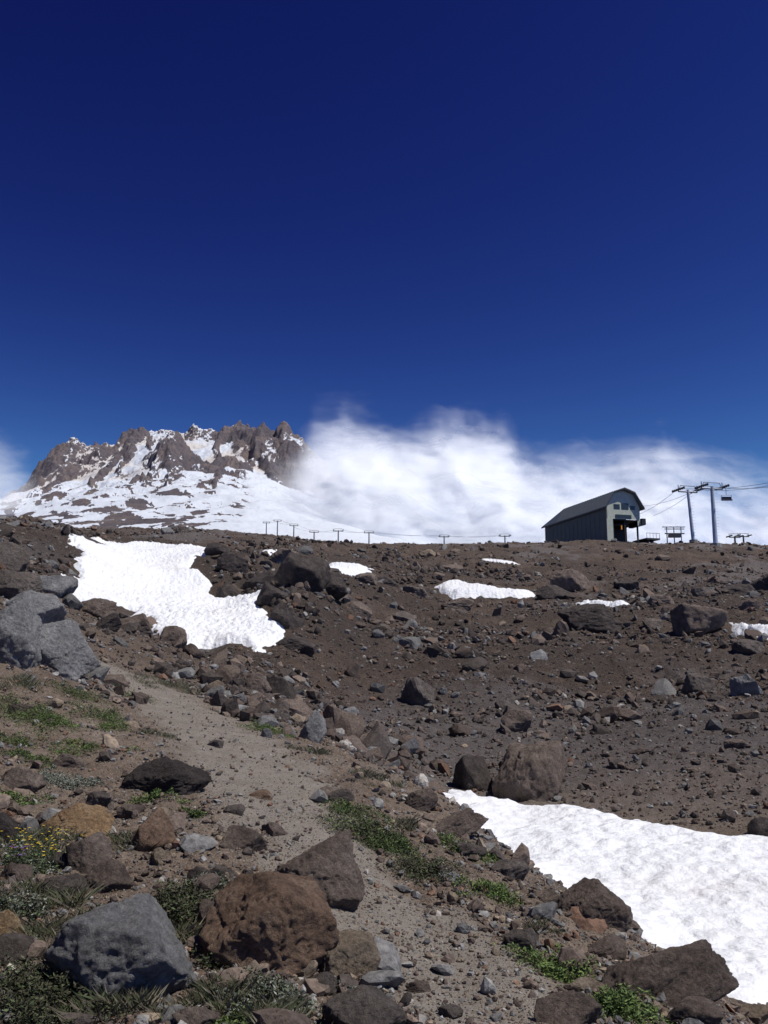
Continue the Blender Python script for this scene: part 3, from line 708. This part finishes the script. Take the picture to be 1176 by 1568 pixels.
b = MB(MBm); b.box((3.6,.1,2.0),(3.85,.35,2.9)); b.done("orange_block", [M_or], st)  # small orange-painted block inside the bay opening
b = MB(MBm)
b.box((W_+.2,-1.5,-.2),(W_+3.6,4,.15)); b.box((W_+1.0,-.5,-3),(W_+1.3,-.2,-.2),0)
for i in range(5): b.box((W_+.3+i*.8,-1.48,.15),(W_+.36+i*.8,-1.42,1.2))
b.box((W_+.2,-1.5,1.2),(W_+3.6,-1.4,1.28)); b.done("deck", [M_dk], st)

# lift towers
def tower(px, Y, pytop, zbase, arm, r=.38, heading=(1,.25), name="lift_tower", lean=0.0, mat=None):
    mat = mat or M_steel
    uu_, tt_ = sight(px, pytop); x = uu_*Y; zt = EYE+tt_*Y
    e = empty(name); h = Vector((heading[0], heading[1], 0)).normalized(); c = Vector((-h.y, h.x, 0))
    B0 = Vector((x+lean, Y, zbase)); T0 = Vector((x, Y, zt))
    b = MB(); b.tube(B0, T0, r, r*.7, n=12); b.tube(B0, B0+Vector((0,0,.9)), r*2.2, r*2.2, 1)
    for i in range(int((zt-zbase)/.6)): 
        q = B0.lerp(T0, i*.6/(zt-zbase))+Vector((r*.9,-r*.3,0)); b.tube(q, q+Vector((.4,0,0)), .03, n=4)
    b.done("mast", [mat, M_conc], e)
    b = MB(); b.tube(T0-h*arm-Vector((0,0,.4)), T0+h*arm-Vector((0,0,.4)), .2, n=8)
    b.tube(T0-h*arm*.75+Vector((0,0,.8)), T0+h*arm*.75+Vector((0,0,.8)), .09, n=6)
    for s in (-1,1):
        b.tube(T0+h*arm*s*.75+Vector((0,0,.8)), T0+h*arm*s-Vector((0,0,.4)), .08, n=6)
    b.done("crossarm", [mat], e)
    b = MB()
    for s in (-1,1):
        o_ = T0+h*arm*s
        b.tube(o_-c*2.2-Vector((0,0,.1)), o_+c*2.2-Vector((0,0,.1)), .13, n=6)
        for k in range(-3,4):
            q = o_+c*k*.65-Vector((0,0,.05)); b.tube(q-h*.07, q+h*.07, .27, n=10)
        b.tube(o_-Vector((0,0,.5)), o_+Vector((0,0,.9)), .08, n=6)
    b.done("sheaves", [M_dk], e)
    return T0-h*arm+Vector((0,0,.2)), T0+h*arm+Vector((0,0,.2))
gz_ = lambda x, y: float(H(x, y)[0])-.4
u1,_ = sight(1064,840); u2,_ = sight(1094,842)
tA = tower(1053, 172, 750, gz_(u1*172, 172), 2.1, lean=.55)
tB = tower(1090, 168, 745, gz_(u2*168, 168), 2.3, .48)
def at(px, py, Y):
    a_, b_ = sight(px, py); return Vector((a_*Y, Y, EYE+b_*Y))
def cable(name, pts, r=.035, sag=.6):
    b = MB()
    for p, q in zip(pts[:-1], pts[1:]):
        prev = p; N = 12
        for i in range(1, N+1):
            t_ = i/N; c = p.lerp(q, t_)-Vector((0,0,sag*4*t_*(1-t_))); b.tube(prev, c, r, n=5); prev = c
    return b.done(name, [M_dk])
cable("lift_cable", [at(972,790,191), tA[0], at(1190,737,140), at(1500,720,90)])
cable("lift_cable", [at(985,775,192), tA[1], at(1190,741,142), at(1500,730,92)])
cable("lift_cable", [at(1000,790,200), tB[0], at(1190,744,138), at(1500,738,88)])
def chair(P, name="lift_chair", s=1.0):
    e = empty(name); b = MB(Matrix.Translation(P)@Matrix.Scale(s,4))
    b.tube((0,0,0),(0,0,-1.6),.06,n=6); b.tube((-1.0,0,-1.6),(1.0,0,-1.6),.05,n=6); b.tube((-1.0,0,-1.6),(-1.0,.1,-2.6),.05,n=6); b.tube((1.0,0,-1.6),(1.0,.1,-2.6),.05,n=6)
    b.done("hanger", [M_steel], e)
    b = MB(Matrix.Translation(P)@Matrix.Scale(s,4)); b.box((-1,-.5,-2.7),(1,.1,-2.55)); b.box((-1,.1,-2.6),(1,.2,-1.9)); b.done("seat", [M_dk], e)
chair(tB[1]+Vector((.7,0,-.2)))
# loading gantry beside the station
e = empty("loading_gantry"); b = MB()
for px in (1022,1033,1044):
    p = at(px, 832, 188); b.tube(p-Vector((0,0,2)), p+Vector((0,0,3.6)), .12, n=6); b.tube(p+Vector((-.9,0,3.6)), p+Vector((.9,0,3.6)), .13, n=6)
b.done("posts", [M_steel], e)
p0, p1 = at(1018,817,188), at(1048,817,188); b = MB(); b.tube(p0, p1, .14, n=6); b.tube(p0+Vector((0,0,1.0)), p1+Vector((0,0,1.0)), .1, n=6); b.box(tuple(at(1024,823,188)-Vector((0,.5,.0))), tuple(at(1042,818,188)+Vector((0,.5,0)))); b.done("deck", [M_dk], e)
# distant line
line = []
for px, Yt, pt_, arm in [(1138,330,820,2.2),(1125,300,821,2),(773,430,820,2.6),(680,470,821,2.6),(565,480,815,2.6),(518,455,812,2.6),(481,500,814,2.6),(450,540,804,2.6),(425,600,797,2.6),(408,660,800,2.6)]:
    uu_, _t = sight(px, pt_)
    a_ = tower(px, Yt, pt_, mount_z(uu_*Yt, Yt)-1, arm, .42, (1,.1), mat=M_dk)
    if px < 1000: line.append(a_)
cable("lift_cable", [l[0] for l in line], .05, .8); cable("lift_cable", [l[1] for l in line], .05, .8)

# ---------------------------------------------------------------- light, sky, camera
EL, AZ = math.radians(60), math.radians(112)
sd_ = Vector((math.sin(AZ)*math.cos(EL), math.cos(AZ)*math.cos(EL), math.sin(EL)))
sl = bpy.data.lights.new("sun", 'SUN'); sl.energy = 4.7; sl.angle = math.radians(.5); sl.color = (1,.96,.90)
so = bpy.data.objects.new("sun", sl); scene.collection.objects.link(so); so.rotation_euler = sd_.to_track_quat('Z','Y').to_euler()
w = bpy.data.worlds.new("World"); scene.world = w; w.use_nodes = True; nt = w.node_tree; nt.nodes.clear()
sky = nt.nodes.new('ShaderNodeTexSky'); sky.sky_type = 'NISHITA'; sky.sun_disc = False; sky.sun_elevation = EL; sky.sun_rotation = AZ
sky.altitude = 2200; sky.air_density = 1.0; sky.dust_density = .2; sky.ozone_density = 1.6
# camera-like contrast and saturation of the high-altitude sky, per channel
sp = nt.nodes.new('ShaderNodeSeparateColor'); nt.links.new(sky.outputs[0], sp.inputs[0]); gm = nt.nodes.new('ShaderNodeCombineColor')
pws = []
for ch, ex in ((0,2.6),(1,3.0),(2,2.0)):
    pw = nt.nodes.new('ShaderNodeMath'); pw.operation = 'POWER'; pw.inputs[1].default_value = ex; nt.links.new(sp.outputs[ch], pw.inputs[0]); pws.append(pw)
nt.links.new(pws[2].outputs[0], gm.inputs[2])
for ch, lim in ((0,.42),(1,1.25)):
    sc_ = nt.nodes.new('ShaderNodeMath'); sc_.operation = 'MULTIPLY'; sc_.inputs[1].default_value = lim; nt.links.new(pws[2].outputs[0], sc_.inputs[0])
    mn = nt.nodes.new('ShaderNodeMath'); mn.operation = 'MINIMUM'; nt.links.new(pws[ch].outputs[0], mn.inputs[0]); nt.links.new(sc_.outputs[0], mn.inputs[1]); nt.links.new(mn.outputs[0], gm.inputs[ch])
mul = nt.nodes.new('ShaderNodeMix'); mul.data_type = 'RGBA'; mul.blend_type = 'MULTIPLY'; mul.inputs[0].default_value = 1; mul.inputs[7].default_value = (.122,.066,.193,1)
bg = nt.nodes.new('ShaderNodeBackground'); bg.inputs[1].default_value = .09; ou = nt.nodes.new('ShaderNodeOutputWorld')
nt.links.new(gm.outputs[0], mul.inputs[6]); nt.links.new(mul.outputs[2], bg.inputs[0]); nt.links.new(bg.outputs[0], ou.inputs[0])
cam = bpy.data.cameras.new("camera"); co = bpy.data.objects.new("camera", cam); scene.collection.objects.link(co)
cam.sensor_fit = 'VERTICAL'; cam.angle_y = 2*math.atan(784/F); cam.clip_start = .1; cam.clip_end = 20000
co.location = (0,0,EYE); co.rotation_euler = (math.radians(90)+PITCH, 0, 0); scene.camera = co
scene.view_settings.view_transform = 'Standard'; scene.view_settings.look = 'None'; scene.view_settings.exposure = 0
print("done", time.time()-T00)
